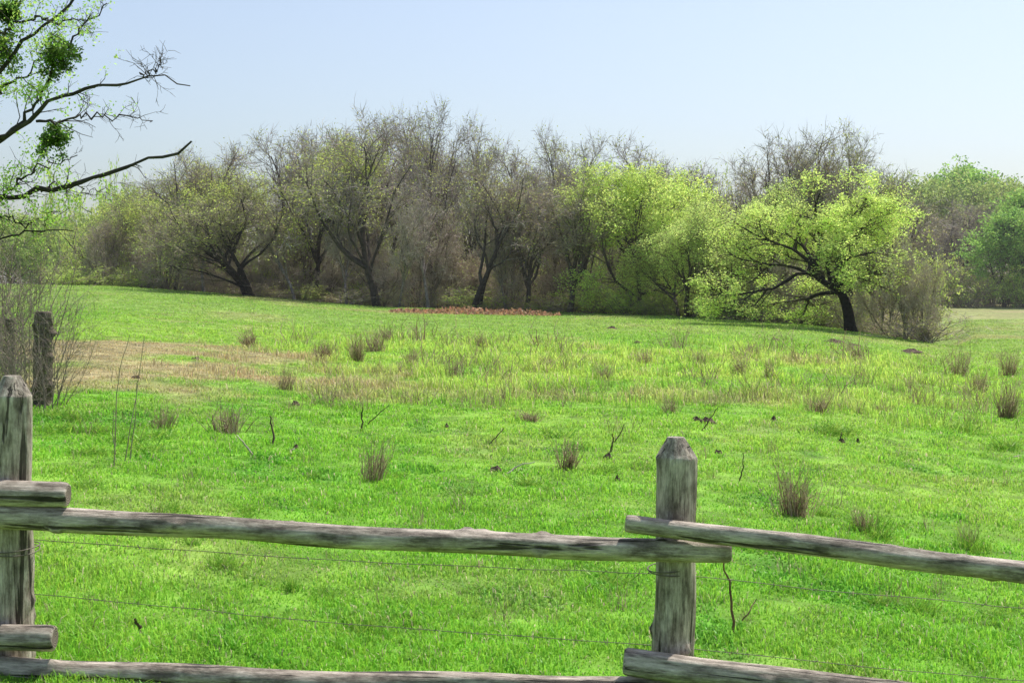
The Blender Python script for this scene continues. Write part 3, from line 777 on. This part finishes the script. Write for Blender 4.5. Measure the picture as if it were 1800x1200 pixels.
def stick(pl, r, col, label, name='stick'):
    f = hit(*pl[0]); pts = [np.zeros(3)]
    for a, b_ in pl[1:]:
        pts.append(P(a, b_, f[1]+R0.uniform(-.05, .05))-f)
    pts[0] = np.array([0, 0, -.03]); pts = np.array(pts)
    u = np.linspace(0, len(pts)-1, 9); q = np.stack([np.interp(u, np.arange(len(pts)), pts[:, j]) for j in range(3)], 1)
    q[1:-1] += R0.normal(size=(7, 3))*r*.6
    gm = Geo(); tubes(gm, q[None], (np.linspace(1, .5, 9)*r)[None], 6, col)
    o = obj(name, gm.mesh(name, [M_bark]), None, label=label, category='weed' if name != 'stick' else 'stick', group='sticks in the meadow' if name == 'stick' else 'tall dead weeds'); o.location = f
db = (.13, .09, .065); pale = (.6, .52, .4)
for pl, r, c_ in [([(448, 802), (430, 780), (416, 764)], .012, pale), ([(482, 782), (479, 755), (474, 730)], .014, db), ([(634, 757), (636, 735), (637, 715)], .013, db), ([(640, 748), (662, 730), (684, 712)], .009, db),
                  ([(858, 782), (870, 768), (886, 752)], .010, db), ([(1072, 795), (1078, 778), (1076, 762)], .014, db), ([(1076, 778), (1090, 762), (1098, 745)], .009, db), ([(1232, 757), (1243, 742), (1262, 716)], .011, db),
                  ([(885, 832), (910, 818), (940, 812)], .012, pale), ([(840, 822), (870, 826), (905, 828)], .012, db), ([(250, 1115), (246, 1100), (237, 1087)], .012, db),
                  ([(1300, 845), (1307, 820), (1306, 795)], .008, db), ([(1482, 780), (1478, 768), (1479, 760)], .012, db), ([(1800, 806), (1790, 800), (1780, 803)], .012, pale),
                  ([(1291, 1118), (1290, 1080), (1282, 1030), (1272, 985)], .010, (.22, .12, .07)), ([(1291, 1095), (1315, 1078), (1330, 1052)], .006, (.22, .14, .09)),
                  ([(985, 1060), (970, 1050), (955, 1048)], .006, pale), ([(515, 800), (512, 792), (518, 788)], .012, pale)]:
    stick(pl, r, c_, 'pale broken dead stick lying in grass' if c_ is pale else 'dark broken stick poking up from the grass')
for pl in [[(200, 820), (205, 700), (212, 640), (228, 588)], [(218, 815), (232, 740), (245, 660), (254, 590)], [(228, 810), (238, 730), (240, 672)], [(205, 800), (198, 760), (200, 720)]]:
    stick(pl, .0055, (.34, .27, .19), 'tall thin dead weed standing alone in grass', name='dead_weed')

def clod(px, py, wpx, hpx, seed, col=(.12, .085, .06)):
    R = np.random.default_rng(seed); f = hit(px, py); w = wpx/F*f[1]/2; h = hpx*.6/F*f[1]+.035
    gm = Geo(); A, B = np.meshgrid(np.linspace(0, 1, 12), np.arange(20)*2*np.pi/20, indexing='ij')
    rr = 1+.5*(vn(np.cos(B)*2+seed, np.sin(B)*2+seed, seed)-.5)
    x = A*np.cos(B)*w*rr; y = A*np.sin(B)*w*rr*.8
    z = h*(1-A**2)*(.3+1.2*fbm(x/w*3+seed, y/w*3, seed, 3))-.01
    idx = np.arange(240).reshape(12, 20)
    q = np.stack([idx[:-1], idx[1:], np.roll(idx, -1, 1)[1:], np.roll(idx, -1, 1)[:-1]], -1).reshape(-1, 4)
    gm.add(np.stack([x, y, z], -1), q, col, 0, False)
    o = obj('dirt_clod', gm.mesh('dirt_clod', [M_dirt]), None, label='small dark lump of turned earth in grass', category='dirt clod', group='dirt clods in the meadow'); o.location = f
for j, (a, b_, w, h) in enumerate([(1240, 744, 34, 14), (1225, 740, 20, 10), (1360, 740, 16, 8), (1068, 806, 22, 12), (1165, 800, 14, 8), (870, 828, 30, 8), (1262, 797, 18, 6), (1465, 602, 40, 8), (1500, 608, 30, 7), (1600, 619, 44, 8), (1075, 578, 24, 6),
                                 (520, 712, 18, 8), (785, 752, 14, 6), (520, 790, 14, 6), (1480, 778, 16, 8), (1508, 778, 10, 8), (345, 632, 22, 4), (1120, 603, 20, 4), (1360, 598, 24, 5), (240, 665, 20, 4), (1085, 845, 14, 8), (500, 610, 20, 3)]):
    clod(a, b_, w, h, 100+j)

# leaf litter heap on the brow
gm = Geo(); R = np.random.default_rng(9); n = 2600
a0 = hit(835, 552); W2 = 300/F*a0[1]/2
x = R.uniform(-1, 1, n)*W2; y = R.normal(size=n)*.8
env = np.clip(1-np.abs(x/W2)**3, 0, 1)*(.2+.9*vn(x*1.3, y*0, 4))
z0 = terrain(x+a0[0], y+a0[1])-a0[2]
z = z0+R.uniform(0, 1, n)*.38*env*np.exp(-(y/1.0)**2)
leaves(gm, np.stack([x, y, z], 1), .16, vary((.50, .30, .18), n, R, .5, .15), R)
o = obj('leaf_heap', gm.mesh('leaf_heap', [M_dry]), None, label='long low heap of orange brown dead leaves on grass', category='leaf heap'); o.location = a0

# ------------------------------------------------------------------ air haze (thin real scattering volume over the valley)
hm, nt, N, Lk = newmat('valley_haze')
vs = N.new('ShaderNodeVolumeScatter'); vs.inputs['Color'].default_value = (.97, .97, 1, 1); vs.inputs['Density'].default_value = .0004; vs.inputs['Anisotropy'].default_value = .2
out = N.new('ShaderNodeOutputMaterial'); Lk.new(vs.outputs[0], out.inputs['Volume'])
gh = Geo(); x0, x1, y0, y1, z0, z1 = -140, 140, 34, 330, -4, 60
gh.add([(x0, y0, z0), (x1, y0, z0), (x1, y1, z0), (x0, y1, z0), (x0, y0, z1), (x1, y0, z1), (x1, y1, z1), (x0, y1, z1)],
       [(0, 3, 2, 1), (4, 5, 6, 7), (0, 1, 5, 4), (1, 2, 6, 5), (2, 3, 7, 6), (3, 0, 4, 7)], (1, 1, 1))
obj('sky_haze', gh.mesh('sky_haze', [hm]), kind='structure', label='thin pale haze in the air over the creek valley', category='haze')

# ------------------------------------------------------------------ light, sky, camera
AZ = math.radians(40); EL = math.radians(58)
s = Vector((math.sin(AZ)*math.cos(EL), math.cos(AZ)*math.cos(EL), math.sin(EL)))
sun = bpy.data.lights.new('sun', 'SUN'); sun.energy = 5.0; sun.angle = math.radians(.5); sun.color = (1, .96, .9)
so = bpy.data.objects.new('sun', sun); COL.objects.link(so); so.rotation_mode = 'QUATERNION'; so.rotation_quaternion = s.to_track_quat('Z', 'Y'); so.location = (-20, 20, 30)
w = bpy.data.worlds.new('World'); scene.world = w; w.use_nodes = True
nt = w.node_tree; bg = nt.nodes['Background']
st = nt.nodes.new('ShaderNodeTexSky'); st.sky_type = 'NISHITA'; st.sun_disc = False
st.sun_elevation = EL; st.sun_rotation = AZ; st.air_density = 1.0; st.dust_density = 2.2; st.ozone_density = 3.0
hs = nt.nodes.new('ShaderNodeHueSaturation'); hs.inputs['Saturation'].default_value = .88; hs.inputs['Value'].default_value = 1.08
nt.links.new(st.outputs[0], hs.inputs['Color']); nt.links.new(hs.outputs[0], bg.inputs[0]); bg.inputs[1].default_value = .15

cam = bpy.data.cameras.new('camera'); co = bpy.data.objects.new('camera', cam); COL.objects.link(co)
cam.sensor_width = 36; cam.lens = 50; cam.clip_end = 6000; cam.clip_start = .1
co.location = (0, 0, EYE); co.rotation_euler = (math.pi/2-math.atan(90/F), 0, 0)
cam.dof.use_dof = True; cam.dof.focus_distance = 28; cam.dof.aperture_fstop = 16
scene.camera = co
scene.view_settings.view_transform = 'Standard'; scene.view_settings.look = 'None'; scene.view_settings.exposure = 0
